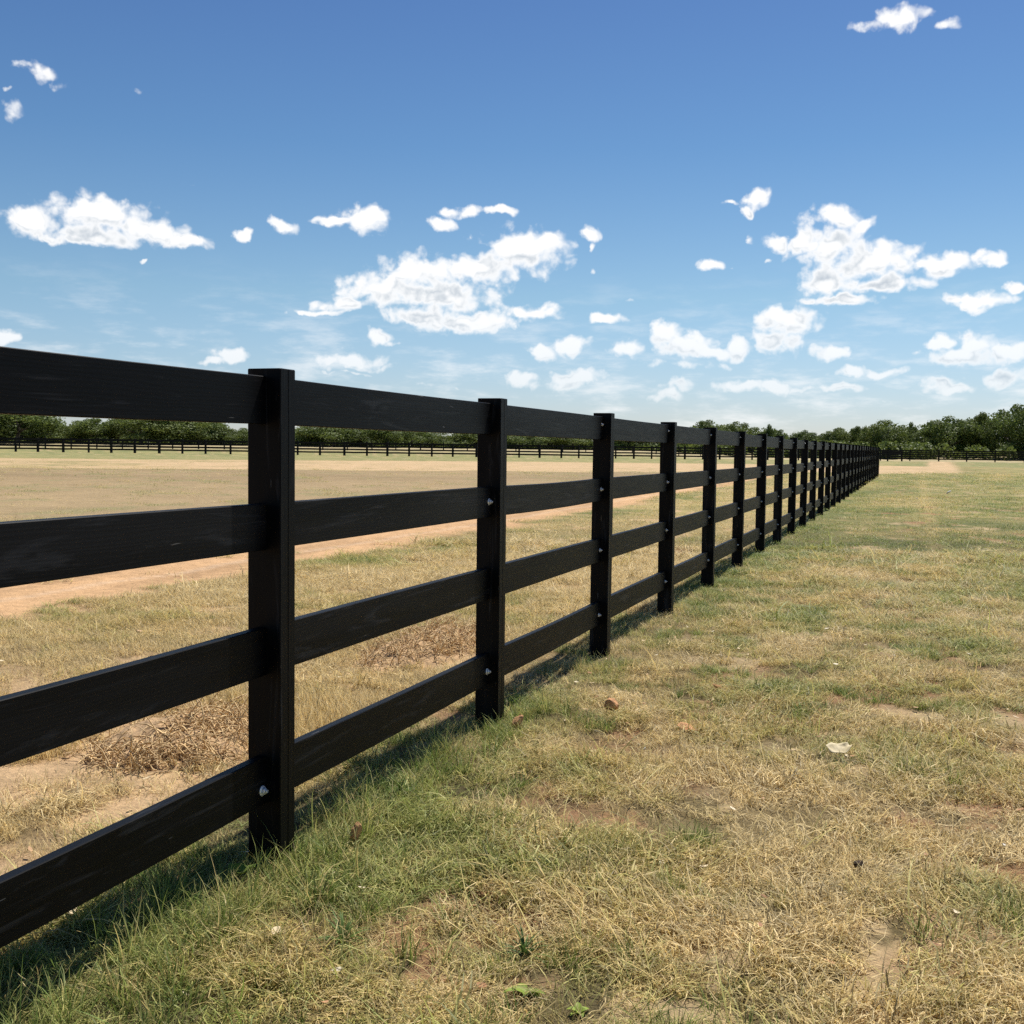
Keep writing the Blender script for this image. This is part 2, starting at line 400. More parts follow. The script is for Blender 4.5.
def wedge(n, r0, r1, half=36, power=1.0):
    # points spread evenly over the ground between two distances in front of the photographer
    u = RS.uniform(size=n); r = np.sqrt(r0*r0 + u*(r1*r1-r0*r0))
    a = np.radians(RS.uniform(-half, half, n)) - YAW
    return CX + r*np.sin(a), CY + r*np.cos(a), r
def keep(p): return RS.uniform(size=len(p)) < p

def cover():
    parts = []
    for r0, r1, dens in ((1.5, 3.2, 540), (3.2, 5.5, 390), (5.5, 9, 240), (9, 15, 110)):
        n = int(.5*(r1*r1-r0*r0)*math.radians(76)*dens); parts.append(wedge(n, r0, r1, 38))
    X = np.concatenate([p[0] for p in parts]); Y = np.concatenate([p[1] for p in parts]); r = np.concatenate([p[2] for p in parts])
    f = fields(X, Y)
    p = (1-.97*f['b'])*(1-ss(.2, .6, f['dirt'])*.985)*np.where(X < -.4, .55, 1.0)
    k = keep(p); X, Y, r = X[k], Y[k], r[k]; g = f['g'][k]
    t = np.clip(g*.62 + .07*ss(3, 8, r)*(X > -.3) + RS.normal(size=len(X))*.08 - .02, 0, 1)
    lum = fbm(X, Y, .5, 171, 3); t = np.clip(t + (lum-.5)*.5 + (fbm(X, Y, .12, 191, 2)-.5)*.45, 0, 1)
    lump = fbm(X, Y, .28, 181, 3)
    k = keep(.22+1.5*ss(.36, .60, lump)); X, Y, r, t, lump, g = X[k], Y[k], r[k], t[k], lump[k], g[k]
    sc = RS.uniform(.7, 1.2, len(X))*(.50+1.15*lump)*(1+ss(5, 15, r)*.9)
    low = (1-.45*np.exp(-((X+.16)/.16)**2))*(1-.45*np.exp(-((X-.12)/.25)**2)*ss(.5, 4, Y)); sc = sc*low; lump = lump/(1+ss(4, 15, r)*1.3)
    scatter('matted_grass', mat_col, X, Y, t, sc, RS.uniform(.7, 1.2, len(X))*(.35+1.5*lump), 'short matted dry grass covering the near pasture', nv=6, flow=True)
    # stubble behind and before the fence: short upright straw
    X, Y, r = wedge(34000, 1.6, 13, 38); f = fields(X, Y)
    p = (1-.9*f['b'])*(1-ss(.15, .5, f['dirt']))*np.where(X < -.4, .95, .30)
    k = keep(p); X, Y, r = X[k], Y[k], r[k]; t = np.clip(f['g'][k]*.75-.08 + RS.normal(size=len(X))*.07, 0, 1)
    scatter('straw_stubble', stub_col, X, Y, t, RS.uniform(.8, 1.3, len(X))*(1+ss(5, 13, r)*.8), RS.uniform(.7, 1.2, len(X))/(1+ss(5, 13, r)*.9), 'upright pale straw stubble beyond and beside the fence')
    n = 420; a = RS.uniform(0, 6.283, n); q = .42+.35*RS.uniform(size=n); X = -1.25+np.cos(a)*q; Y = 1.25+np.sin(a)*q; k = (X < -.5) & ((Y > 1.0) | (X < -1.5)); X, Y = X[k], Y[k]
    scatter('tall_straw', stub_col, X, Y, np.clip(.06+RS.normal(size=len(X))*.06, 0, 1), RS.uniform(1.1, 1.9, len(X)), RS.uniform(1.0, 1.6, len(X)), 'tall pale straw standing round the near root heap')
    # upright green tufts
    X, Y, r = wedge(42000, 1.6, 14, 38); f = fields(X, Y); st = np.exp(-((X-.10)/.26)**2)
    cl = ss(.44, .66, fbm(X, Y, .22, 211, 3)); p = ss(.22, .60, f['g'])*cl*1.15*np.where(X < -.4, .35, 1) + .22*st*ss(15, 4, Y)*cl + .05*ss(.3, .6, f['g'])
    p = p*(1-ss(.2, .5, f['dirt']))*(1-.7*f['b'])
    k = keep(p); X, Y, r = X[k], Y[k], r[k]; t = np.clip(.62+f['g'][k]*.35 + RS.normal(size=len(X))*.12, 0, 1)
    scatter('green_tufts', up_col, X, Y, t, RS.uniform(.55, 1.15, len(X))*(1+ss(6, 14, r)*.8), RS.uniform(.7, 1.2, len(X))/(1+ss(3, 12, r)*1.6), 'upright green grass tufts scattered through the dry turf', nv=5)
    # long grass at the foot of the fence
    n = 4200; Y = RS.uniform(-2.6, 26, n)**1.0; X = RS.normal(size=n)*.10 + RS.choice([-.10, .03, .10], n)
    n1 = fbm(X, Y, .45, 141, 3); k = keep(np.clip(ss(.46, .66, n1), .05, 1)*ss(26, 2, Y)*.8); X, Y = X[k], Y[k]
    pk = np.abs(((Y+.04+1.8468/2) % 1.8468)-1.8468/2) < .16; inside = pk & (X > -.13) & (X < .05) & (RS.uniform(size=len(X)) < .7) | (pk & (X > -.12) & (X < .01)); X, Y = X[~inside], Y[~inside]
    t = np.clip(.60+RS.normal(size=len(X))*.18, 0, 1)
    scatter('long_fence_grass', long_col, X, Y, t, RS.uniform(.45, 1.1, len(X))*(1-.55*ss(.6, 5, Y)), RS.uniform(.7, 1.1, len(X)), 'long green grass blades along the foot of the fence', nv=5)
    # farther turf, coarser
    xs = []; 
    for r0, r1, dens in ((11, 20, 26), (20, 34, 12), (34, 75, 4.0)):
        n = int(.5*(r1*r1-r0*r0)*math.radians(70)*dens); xs.append(wedge(n, r0, r1, 35))
    X = np.concatenate([p[0] for p in xs]); Y = np.concatenate([p[1] for p in xs]); r = np.concatenate([p[2] for p in xs]); f = fields(X, Y)
    weedy = .30*ss(.50, .62, fbm(X, Y, 1.1, 131, 4))*f['field']*(1-f['sand']); p = np.maximum((1-.85*f['b'])*(1-ss(.15, .5, f['dirt'])*.985), weedy)*ss(9, 14, r)
    k = keep(p); X, Y, r = X[k], Y[k], r[k]; t = np.clip(f['g'][k]*.85+.02 + RS.normal(size=len(X))*.08, 0, 1)
    scatter('distant_turf', coarse_col, X, Y, t, RS.uniform(.7, 1.2, len(X))*(.8+ss(12, 60, r)*1.0), RS.uniform(.35, .7, len(X))*(1-.35*ss(20, 60, r)), 'patchy green and straw coloured turf of the farther pasture')
cover()

# ------------------------------------------------------------------ the near fence
def box_arrays(x0, x1, y0, y1, z0, z1, bev=.004, axis='z', seed=0, nseg=1, wav=0):
    # bevelled board as rings along its long axis; returns verts, faces, grain coordinates
    if axis == 'z': a0, a1, b0, b1, l0, l1 = x0, x1, y0, y1, z0, z1
    else: a0, a1, b0, b1, l0, l1 = x0, x1, z0, z1, y0, y1
    sec = [(a0+bev, b0), (a1-bev, b0), (a1, b0+bev), (a1, b1-bev), (a1-bev, b1), (a0+bev, b1), (a0, b1-bev), (a0, b0+bev)]
    return sec, l0, l1
def sweep(sec, l0, l1, axis, bev, nseg=1, wav=None, seed=0):
    rs = random.Random(seed); V = []; Fc = []; Gc = []
    cx = sum(p[0] for p in sec)/len(sec); cyy = sum(p[1] for p in sec)/len(sec); n = len(sec)
    ls = [l0] + [l0+bev] + [l0+(l1-l0)*k/nseg for k in range(1, nseg)] + [l1-bev] + [l1]
    off = rs.uniform(0, 50)
    for i, l in enumerate(ls):
        k = 1 if 0 < i < len(ls)-1 else .0
        for (a, b) in sec:
            aa = a if k else a + (bev if a < cx else -bev)*.8; bb = b if k else b + (bev if b < cyy else -bev)*.8
            da, db = wav((l-l0)/(l1-l0)) if wav else (0, 0)
            if axis == 'z': V.append((aa+da, bb+db, l)); Gc.append((aa*5+off, bb*5+off, l*.35) if False else ((l*.35+off), aa*4, bb*4))
            else: V.append((aa+da, l, bb+db)); Gc.append((l*.35+off, aa*4, bb*4))
    for i in range(len(ls)-1):
        for j in range(n):
            q = [i*n+j, i*n+(j+1) % n, (i+1)*n+(j+1) % n, (i+1)*n+j]
            Fc.append(q if axis == 'z' else q[::-1])
    Fc.append(list(range(n))[::-1] if axis == 'z' else list(range(n)))
    e = (len(ls)-1)*n; Fc.append([e+j for j in range(n)] if axis == 'z' else [e+j for j in range(n)][::-1])
    return V, Fc, Gc
L = 1.8468; S = .0822; W = .1127
DY = {1: -.022, 2: .004, 3: .055, 4: .065, 5: .025, 6: .04}
fence = empty('wooden_fence', (0, 0, 0))
tag(fence, 'long black four-rail wooden fence running from the left foreground into the distance', 'fence')
NP = 31
ys = {}
for k in range(-2, NP): ys[k] = k*L + DY.get(k, random.uniform(-.015, .015) if k > 6 else 0)
def lift(y): return .09*float(ss(10, 55, y))
for k in range(-1, NP):
    y0 = ys[k]; g = .0035
    # post section with a narrow groove down the face that looks at the pasture
    x0, x1, bv = -W, 0.0, .0025
    sec = [(x0+bv, 0), (x1-bv, 0), (x1, bv), (x1, S*.50), (x1-.006, S*.50), (x1-.006, S*.50+g), (x1, S*.50+g), (x1, S-bv), (x1-bv, S), (x0+bv, S), (x0, S-bv), (x0, bv)]
    tx, ty = random.gauss(0, .004), random.gauss(0, .006)
    V, Fc, Gc = sweep(sec, -.30, 1.5+lift(y0)+random.uniform(-.006, .006)*(k > 2), 'z', .0022, 1, lambda f, tx=tx, ty=ty: (tx*f, ty*f), seed=k+50)
    o = mesh_np('post', np.array(V)+np.array([0, y0, 0]), Fc, M['paint'], False, {'grain': ('POINT', 'FLOAT_VECTOR', Gc)}, parent=fence)
RZ = [(1.338, 1.478), (.967, 1.104), (.593, .736), (.206, .349)]
def bolt_mesh():
    V = []; Fc = []
    def cyl(r, x0, x1, n, rot=0, dome=0):
        i0 = len(V)
        for x, rr in ((x0, r), (x1-.0008, r), (x1, r*.86)):
            for j in range(n):
                a = 2*math.pi*j/n + rot; V.append((x, rr*math.cos(a), rr*math.sin(a)))
        for q in range(2):
            for j in range(n): Fc.append([i0+q*n+j, i0+q*n+(j+1) % n, i0+(q+1)*n+(j+1) % n, i0+(q+1)*n+j])
        Fc.append([i0+2*n+j for j in range(n)])
    cyl(.0125, 0, .0025, 24); cyl(.0085, .0025, .0090, 6, .3); cyl(.0045, .009, .0145, 14)
    o = mesh_np('bolt', V, Fc, M['zinc'], link=False); return o.data
BM = bolt_mesh()
rest_V, rest_F, rest_G = [], [], []
nrail = 0
for k in range(-2, NP-1):
    for j, (z0, z1) in enumerate(RZ):
        ya_ = ys[k]+S-.004 if k >= -1 else ys[k]+S; yb = ys[k+1]+.004
        if k == -2: ya_ = ys[k]+.9
        dz = lift((ya_+yb)/2) + random.uniform(-.004, .004)*(k > 2)
        x0, x1, bv = -.079+random.uniform(-.002, .002), -.048, .0022
        sec = [(x0+bv, z0+dz), (x1-bv, z0+dz), (x1, z0+dz+bv), (x1, z1+dz-bv), (x1-bv, z1+dz), (x0+bv, z1+dz), (x0, z1+dz-bv), (x0, z0+dz+bv)]
        amp = random.uniform(-.006, .006); ph = random.uniform(-.007, .002)
        V, Fc, Gc = sweep(sec, ya_, yb, 'y', .002, 6, lambda f, a=amp, p=ph: (a*math.sin(math.pi*f), p*math.sin(math.pi*f)-.001), seed=k*7+j)
        if nrail < 99:
            o = mesh_np('rail', V, Fc, M['paint'], False, {'grain': ('POINT', 'FLOAT_VECTOR', Gc)}, parent=fence); nrail += 1
            show = (k == -1 and j == 3) or (k == 0 and j in (1, 3)) or (1 <= k < 12)
            if show:
                bo = bpy.data.objects.new('bolt', BM); C.objects.link(bo); bo.parent = o
                hz = {0: .35, 1: .5, 2: .5, 3: .72}[j] if k > -1 else .3
                s = (.8 if j == 0 else 1.05) if k > 0 else 1.25
                if k == -1: hz = .27
                bo.location = (x1+.0002, yb-.028-.004*(k > 0), z0+dz + (z1-z0)*(1-hz) if j < 3 and k > -1 else z0+dz+(z1-z0)*(.30 if k == -1 else .42))
                bo.rotation_euler = (random.uniform(0, 1), 0, 0); bo.scale = (s, s, s)
        else:
            b0 = len(rest_V); rest_V += V; rest_G += Gc; rest_F += [[b0+i for i in f] for f in Fc]
if rest_V:
    o = mesh_np('rail', rest_V, rest_F, M['paint'], False, {'grain': ('POINT', 'FLOAT_VECTOR', rest_G)}, parent=fence); o['kind'] = 'stuff'
    o['label'] = 'rails of the fence sections farthest away'

# ------------------------------------------------------------------ far fences
def far_fence(pts, spacing, H, nr, label, pw=.23, rh=.21, jit=.15, skip=None):
    f = empty('paddock_fence', pts[0]); tag(f, label, 'fence', 'black rail fences closing the far side of the pasture')
    o0 = Vector(pts[0]); zs = [H*(.97-i*.93/nr*.95) for i in range(nr)]
    for (a, b) in zip(pts[:-1], pts[1:]):
        a = Vector(a)-o0; b = Vector(b)-o0; d = b-a; ln = d.length; d.normalize(); sd = Vector((-d.y, d.x, 0))
        n = max(1, int(ln/spacing))
        for q in range(n+1):
            if q == n and b != Vector(pts[-1])-o0: continue
            c = a + d*(ln*q/n) + d*random.uniform(-jit, jit); hh = H+random.uniform(-.06, .14); w = pw*random.uniform(.8, 1.15)/2
            sec = [(-w, -w), (w, -w), (w, w), (-w, w)]
            V, Fc, _ = sweep(sec, -.3, hh, 'z', .01, 1)
            mesh_np('post', np.array(V)+np.array(c[:]), Fc, M['far_paint'], parent=f)
        for z in zs:
            V = []; Fc = []
            m = n*2
            for q in range(m+1):
                c = a + d*(ln*q/m); dz = random.uniform(-.015, .015)
                for (u, v) in ((-.03, 0), (.03, 0), (.03, rh), (-.03, rh)): V.append(tuple(c + sd*(u-pw/2-.02) + Vector((0, 0, z-rh+v+dz))))
            for q in range(m):
                for j in range(4): Fc.append([q*4+j, q*4+(j+1) % 4, q*4+4+(j+1) % 4, q*4+4+j])
            Fc.append([3, 2, 1, 0]); Fc.append([m*4+j for j in range(4)])
            mesh_np('rail', V, Fc, M['far_paint'], parent=f)
    return f
def PT(px, s):
    p = ST((px-512)/F_PX*s, s); p.z = gz1(p.x, p.y); return p
far_fence([PT(-60, 141), PT(560, 154), PT(900, 178)], 2.9, 1.80, 4, 'black rail fence across the far side of the field behind the sand road')
far_fence([PT(880, 190), PT(1110, 186)], 4.7, 1.95, 5, 'black rail fence in front of the trees right of the long fence end', pw=.22)
far_fence([PT(-60, 176), PT(700, 190)], 3.9, 1.75, 3, 'second thinner black rail fence standing behind the far field fence', pw=.16, rh=.14)

# ------------------------------------------------------------------ trees
def crown_mesh(seed, kind):
    rs = np.random.RandomState(seed)
    # unit tree: height 1, crown radius about .5 in x/y, lowest leaves at .12
    lobes = []
    nl = {'round': 22, 'tall': 18, 'spiky': 14, 'broad': 26}[kind]
    for i in range(nl):
        a = rs.uniform(0, 6.283); z = rs.uniform(.14, .86)
        prof = {'round': math.sin(math.pi*min(1, (z-.02)/1.0))**.7*.36, 'tall': .30*math.sin(math.pi*min(1, (z+.05)/1.12))**.6,
                'spiky': .36*(1-z*.8)**.6+.02, 'broad': .42*math.sin(math.pi*min(1, (z+.12)/1.12))**.6}[kind]
        rr = prof*math.sqrt(rs.uniform(.1, 1))
        lobes.append((rr*math.cos(a), rr*math.sin(a), z, rs.uniform(.10, .19)*(1.15 if z < .7 else .8)))
    lobes.append((rs.uniform(-.05, .05), 0, .88, .10))
    V = []; Fc = []; bv = []
    for (lx, ly, lz, lr) in lobes:
        n = int(5200*lr/.13/nl*1.0) + 60; tone = rs.uniform(0, 1)
        d = rs.normal(size=(n, 3)); d /= np.linalg.norm(d, axis=1)[:, None]
        rad = lr*(1-.45*rs.uniform(size=n)**2.2)*(1+.22*np.sin(d[:, 0]*9+lx*40)*np.sin(d[:, 2]*8+ly*30)) + (rs.uniform(size=n) > .93)*.03
        P = np.array([lx, ly, lz]) + d*rad[:, None]*np.array([1.05, 1.05, .85])
        for i in range(n):
            p = P[i]
            if p[2] < .05: continue
            s = rs.uniform(.011, .022); u = rs.normal(size=3); u /= np.linalg.norm(u); nn = d[i]*1.1+rs.normal(size=3)*.55; u = np.cross(u, nn); u /= np.linalg.norm(u)+1e-9; w = np.cross(u, nn); w /= np.linalg.norm(w)+1e-9
            i0 = len(V); V += [p-u*s, p+w*s*.8, p+u*s, p-w*s*.8]; Fc.append([i0, i0+1, i0+2, i0+3])
            bv += [float(np.clip(tone*.6+rs.uniform()*.4, 0, 1))]*4
    o = mesh_np('crown', V, Fc, M['foliage'], False, {'bv': ('POINT', 'FLOAT', bv)}, link=False); return o.data
def limb(V, Fc, pts, rads, n=7):
    i0 = len(V)
    for i, (p, r) in enumerate(zip(pts, rads)):
        d = Vector(pts[min(i+1, len(pts)-1)])-Vector(pts[max(i-1, 0)]); d.normalize()
        u = d.orthogonal().normalized(); v = d.cross(u)
        for j in range(n):
            a = 2*math.pi*j/n; V.append(tuple(Vector(p)+u*r*math.cos(a)+v*r*math.sin(a)))
    for i in range(len(pts)-1):
        for j in range(n): Fc.append([i0+i*n+j, i0+i*n+(j+1) % n, i0+(i+1)*n+(j+1) % n, i0+(i+1)*n+j])
def trunk_mesh(seed):
    rs = random.Random(seed); V = []; Fc = []
    limb(V, Fc, [(0, 0, -.02), (.005, 0, .12), (rs.uniform(-.02, .02), .01, .35), (rs.uniform(-.04, .04), 0, .7)], [.034, .026, .018, .007])
    for k in range(7):
        a = rs.uniform(0, 6.28); z = rs.uniform(.12, .5); l = rs.uniform(.15, .3)
        limb(V, Fc, [(0, 0, z), (math.cos(a)*l*.5, math.sin(a)*l*.5, z+l*.45), (math.cos(a)*l, math.sin(a)*l, z+l*.8)], [.013, .009, .003], 5)
    o = mesh_np('trunk', V, Fc, M['bark'], True, link=False); return o.data
KINDS = ['round', 'round', 'broad', 'tall', 'spiky', 'round', 'broad', 'broad', 'round']
protos = [(k, crown_mesh(900+i, k), trunk_mesh(70+i)) for i, k in enumerate(KINDS)]
# direction from the photographer, top, width as seen, distance
TREES = [(-22, 398, 60, 196, 'broad'), (18, 405, 54, 196, 'broad'), (47, 421, 28, 205, 'round'), (62, 424, 26, 208, 'broad'), (77, 419.5, 24, 202, 'round'), (97, 417, 32, 200, 'round'),
    (118, 417, 26, 204, 'tall'), (141, 408, 44, 198, 'broad'), (172, 407, 46, 200, 'round'), (199, 413, 36, 204, 'broad'), (221, 426, 28, 208, 'round'), (243, 427, 24, 206, 'broad'),
    (306, 424, 38, 205, 'round'), (333, 421, 38, 202, 'broad'), (360, 424, 34, 206, 'tall'), (386, 422, 38, 203, 'round'), (411, 426, 28, 207, 'broad'), (430, 430, 20, 210, 'round'), (454, 431, 28, 205, 'broad'), (474, 428, 26, 207, 'round'),
    (521, 428, 34, 208, 'broad'), (547, 431, 30, 212, 'round'), (572, 430, 30, 208, 'broad'), (628, 429, 32, 214, 'round'), (652, 431, 28, 212, 'broad'),
    (690, 426, 16, 226, 'round'), (708, 418.5, 27, 224, 'round'), (733, 420, 28, 226, 'broad'), (755, 426, 20, 228, 'round'), (767, 423.5, 15, 226, 'spiky'), (780, 428.5, 17, 230, 'round'),
    (803, 429, 22, 232, 'round'), (821, 432.5, 18, 234, 'broad'), (838, 426.5, 24, 232, 'round'), (855, 425, 15, 232, 'tall'), (872, 423, 24, 228, 'broad'), (886, 418.5, 30, 226, 'round'), (908, 421, 15, 230, 'spiky'), (923, 427, 24, 226, 'broad'),
    (947, 414.5, 42, 222, 'round'), (969, 418, 26, 226, 'broad'), (979, 410.5, 22, 224, 'tall'), (993, 417, 26, 220, 'round'), (1012, 402.5, 38, 215, 'broad'), (1040, 400, 40, 213, 'broad'), (1075, 402, 46, 214, 'round')]
ORD = ['first', 'second', 'third', 'fourth', 'fifth', 'sixth', 'seventh', 'eighth', 'ninth', 'tenth', 'eleventh', 'twelfth', 'thirteenth', 'fourteenth']
def sect(px):
    if px < 247: return ('left of the nearest fence post')
    if px < 485: return ('between the two nearest posts')
    if px < 600: return ('between the second and third posts')
    if px < 668: return ('between the third and fourth posts')
    if px < 795: return ('above the fence, left of the sky gap')
    if px < 880: return ('above the fence, right of the sky gap')
    return ('right of the end of the long fence')
LOOK = {'broad': 'wide dark green tree', 'round': 'round-topped green tree', 'tall': 'narrow upright green tree', 'spiky': 'small pointed green tree'}
cnt = {}
def horizon(px): return 449.2 + (px-512)*.0129
for i, (px, top, wd, s, kd) in enumerate(TREES):
    sc = sect(px); n = cnt.get(sc, 0); cnt[sc] = n+1
    H = (horizon(px)-top)/F_PX*s + EYE - PT(px, s).z; Wd = wd/F_PX*s
    cand = [p for p in protos if p[0] == kd]; pr = cand[i % len(cand)]
    t = empty('deciduous_tree', PT(px, s), random.uniform(0, 6.28))
    lab = f'{LOOK[kd]}, {ORD[n]} from the left {sc}'
    if px < 0: lab = 'wide dark green tree cut off by the left edge of the photo'
    if px > 1026: lab = 'tall green tree cut off by the right edge, ' + ('nearer the edge' if px < 1060 else 'farther out')
    tag(t, lab, 'tree', 'trees standing behind the far fences')
    t.scale = (Wd*(1.65 if px < 680 else 1.4), Wd*(1.65 if px < 680 else 1.4), H)
    for me in (pr[1], pr[2]):
        c = bpy.data.objects.new(me.name.split('.')[0], me); C.objects.link(c); c.parent = t
# farther wood and undergrowth closing the gaps
def mass(name, n, prange, srange, tops, wr, label, seed, zc=.45):
    rs = np.random.RandomState(seed); V = []; bv = []
    for i in range(n):
        px = rs.uniform(*prange); s = rs.uniform(*srange); tp = tops(px)+rs.uniform(0, 4); H = max(.8, (horizon(px)-tp)/F_PX*s + EYE - PT(px, s).z); w = rs.uniform(*wr)
        b = PT(px, s); m = 260; d = rs.normal(size=(m, 3)); d /= np.linalg.norm(d, axis=1)[:, None]; d[:, 2] = np.abs(d[:, 2])
        rad = 1-.4*rs.uniform(size=m)**2
        P = d*rad[:, None]*np.array([w, w, H]) + np.array([b.x, b.y, b.z]) + rs.normal(size=(m, 3))*.15; tone = rs.uniform()
        sz = rs.uniform(.14, .34, m)[:, None]; u = rs.normal(size=(m, 3)); u /= np.linalg.norm(u, axis=1)[:, None]; v = np.cross(u, rs.normal(size=(m, 3))); v /= np.linalg.norm(v, axis=1)[:, None]
        V.append(np.stack([P-u*sz, P+v*sz, P+u*sz, P-v*sz], 1).reshape(-1, 3)); bv.append(np.repeat(np.clip(tone*.5+rs.uniform(size=m)*.5, 0, 1), 4))
    V = np.concatenate(V); F_ = np.arange(len(V)).reshape(-1, 4)
    o = mesh_np(name, V, F_.tolist(), M['foliage'], False, {'bv': ('POINT', 'FLOAT', np.concatenate(bv))}); tag(o, label, 'woodland', kind='stuff')
def topline(px):
    best = 440
    for (p, t_, w, s, k) in TREES:
        if abs(px-p) < w*.7: best = min(best, t_+3.2+((px-p)/(w*.5))**2*3)
    return best
mass('undergrowth', 520, (-70, 1110), (206, 246), lambda p: horizon(p)-(8 if p < 680 else 13), (1.2, 3.0), 'low dark undergrowth along the foot of the trees', 5)
mass('distant_wood', 560, (-70, 1110), (246, 275), topline, (2.0, 3.6), 'mass of woodland filling in behind the front trees', 6)

# ------------------------------------------------------------------ small things on the ground
def rock(name, p, r, material, seed, squash=(1, 1, 1), rough=.2, rz=0):
    rs = np.random.RandomState(seed); import bmesh
    bm = bmesh.new(); bmesh.ops.create_icosphere(bm, subdivisions=3, radius=1)
    cuts = [(Vector(rs.normal(size=3)).normalized(), rs.uniform(.35, .62)) for _ in range(6)]
    for v in bm.verts:
        for n, d in cuts:
            k = v.co.dot(n)-d
            if k > 0: v.co -= n*k*.92
        nz = float(vn(np.array([v.co.x*3+9]), np.array([v.co.y*3+v.co.z*5]), seed)[0]-.5); v.co *= 1+nz*rough
        v.co.x *= r*squash[0]; v.co.y *= r*squash[1]; v.co.z *= r*squash[2]
    me = bpy.data.meshes.new(name); bm.to_mesh(me); bm.free(); me.materials.append(material)
    o = bpy.data.objects.new(name, me); C.objects.link(o); o.location = (p.x, p.y, gz1(p.x, p.y)+r*squash[2]*.75+.012); o.rotation_euler = (0, .3*rs.normal(), rz); return o
P = G
tag(rock('clay_clod', P(517, 732), .042, M['clay'], 3, (1, .8, 1.1)), 'orange clay clod beside the foot of the second fence post', 'clod', 'orange clods lying in the grass')
tag(rock('clay_clod', P(611, 717), .042, M['clay'], 5, (.8, .8, 1.2)), 'wedge-shaped orange clay clod in the grass right of the second post', 'clod', 'orange clods lying in the grass')
tag(rock('clay_clod', P(356, 851), .027, M['clay'], 8, (.7, .7, 1.6)), 'small upright orange clod in the grass right of the nearest post', 'clod', 'orange clods lying in the grass')
tag(rock('clay_clod', P(688, 733), .050, M['clay'], 9, (1, .9, .35)), 'flat reddish clod sunk in bare soil left of the pale leaf', 'clod', 'orange clods lying in the grass')
tag(rock('clay_clod', P(718, 692), .036, M['clay'], 12, (1.2, .6, .5)), 'tiny orange clod farthest from the fence, behind the others', 'clod', 'orange clods lying in the grass')
tag(rock('clay_clod', P(118, 882), .045, M['dark_clay'] if False else M['clay'], 14, (1.2, .8, .45)), 'reddish clod under the lowest rail left of the nearest post', 'clod', 'orange clods lying in the grass')
tag(rock('peat_clod', P(858, 874), .017, M['dark_clay'], 21, (1, 1, .8)), 'dark brown clod in dry grass below the pale curled leaf', 'clod')
for i, (a, b, r, lab) in enumerate([(644, 751, .010, 'white pebble in the grass between the orange clods and the pale leaf'), (893, 659, .014, 'white pebble in the short grass at the upper right'),
        (917, 501, .04, 'white stone far off in the pasture left of a paler pair'), (948, 496, .07, 'wide pale stone far off in the pasture near the sand road'), (1004, 850, .008, 'tiny white pebble near the right edge of the photo')]):
    tag(rock('pebble', P(a, b), r, M['pebble'], 30+i, (1.5 if i == 3 else 1, 1, .5)), lab, 'pebble', 'white pebbles lying in the grass')
# pale curled leaf
def curled(name, p, size, material, label, rz, curl=1.0, asp=.8):
    n = 9; V = []; Fc = []
    for i in range(n):
        for j in range(n):
            u = i/(n-1)*2-1; v = j/(n-1)*2-1
            w = (1-abs(u)**2.2*.55); x = u*size; y = v*size*asp*w
            z = curl*size*(.55*u*u + .35*(v*w)**2 - .15*u*v) + size*.08*math.sin(5*u+3*v)
            V.append((x, y, z+size*.18))
    for i in range(n-1):
        for j in range(n-1): Fc.append([i*n+j, (i+1)*n+j, (i+1)*n+j+1, i*n+j+1])
    o = mesh_np(name, V, Fc, material, True); md = o.modifiers.new('s', 'SOLIDIFY'); md.thickness = .0015
    o.location = (p.x, p.y, gz1(p.x, p.y)+.035); o.rotation_euler = (.25, -.1, rz); tag(o, label, 'leaf'); return o
curled('dry_leaf', P(838, 760), .050, M['pale_leaf'], 'large pale curled leaf lying on dry grass at right', .6, .7, .8)
curled('dry_leaf', P(243, 887), .040, M['weed'], 'yellow-green withered leaf at the foot of the nearest post', .2, .9, .5)
curled('dry_leaf', P(160, 736), .050, M['pale_leaf'], 'pale leaf resting against the root heap beyond the fence', .9, .9, .8)

def rosette(name, p, n, l0, w0, material, label, seed, up=40, cat='weed'):
    rs = random.Random(seed); V = []; Fc = []; bv = []
    for k in range(n):
        h = 2*math.pi*k/n + rs.uniform(-.4, .4); el = R(rs.uniform(up*.4, up*1.4)); ln = l0*rs.uniform(.6, 1.1); b = rs.random(); seg = 7; q = np.array([0., 0, 0]); i0 = len(V)
        for i in range(seg+1):
            f = i/seg; w = w0*math.sin(math.pi*(.08+.92*f)**.8)*.5+.0006
            sd = np.array([-math.sin(h), math.cos(h), 0]); V += [q-sd*w+[0, 0, w*.4], q+[0, 0, 0], q+sd*w+[0, 0, w*.4]]; bv += [b]*3
            q = q + np.array([math.cos(h)*math.cos(el), math.sin(h)*math.cos(el), math.sin(el)])*ln/seg; el -= rs.uniform(.1, .22)
        for i in range(seg):
            for j in range(2): Fc.append([i0+i*3+j, i0+i*3+j+1, i0+i*3+j+4, i0+i*3+j+3])
    o = mesh_np(name, V, Fc, material, True, {'bv': ('POINT', 'FLOAT', bv)}); o.location = (p.x, p.y, gz1(p.x, p.y)+.003); tag(o, label, cat); return o
rosette('broadleaf_weed', P(527, 996), 9, .060, .020, M['weed'], 'bright yellow-green broad-leaved weed at the bottom centre', 1)
rosette('broadleaf_weed', P(579, 1014), 6, .034, .016, M['weed'], 'small pale weed right of the bright yellow-green one', 2)
rosette('broadleaf_weed', P(433, 1000), 6, .032, .014, M['weed'], 'small light green weed left of the bright yellow-green one', 3)
rosette('broadleaf_weed', P(793, 941), 5, .030, .014, M['weed'], 'small bright green sprout in dry grass below the dark clod', 4)
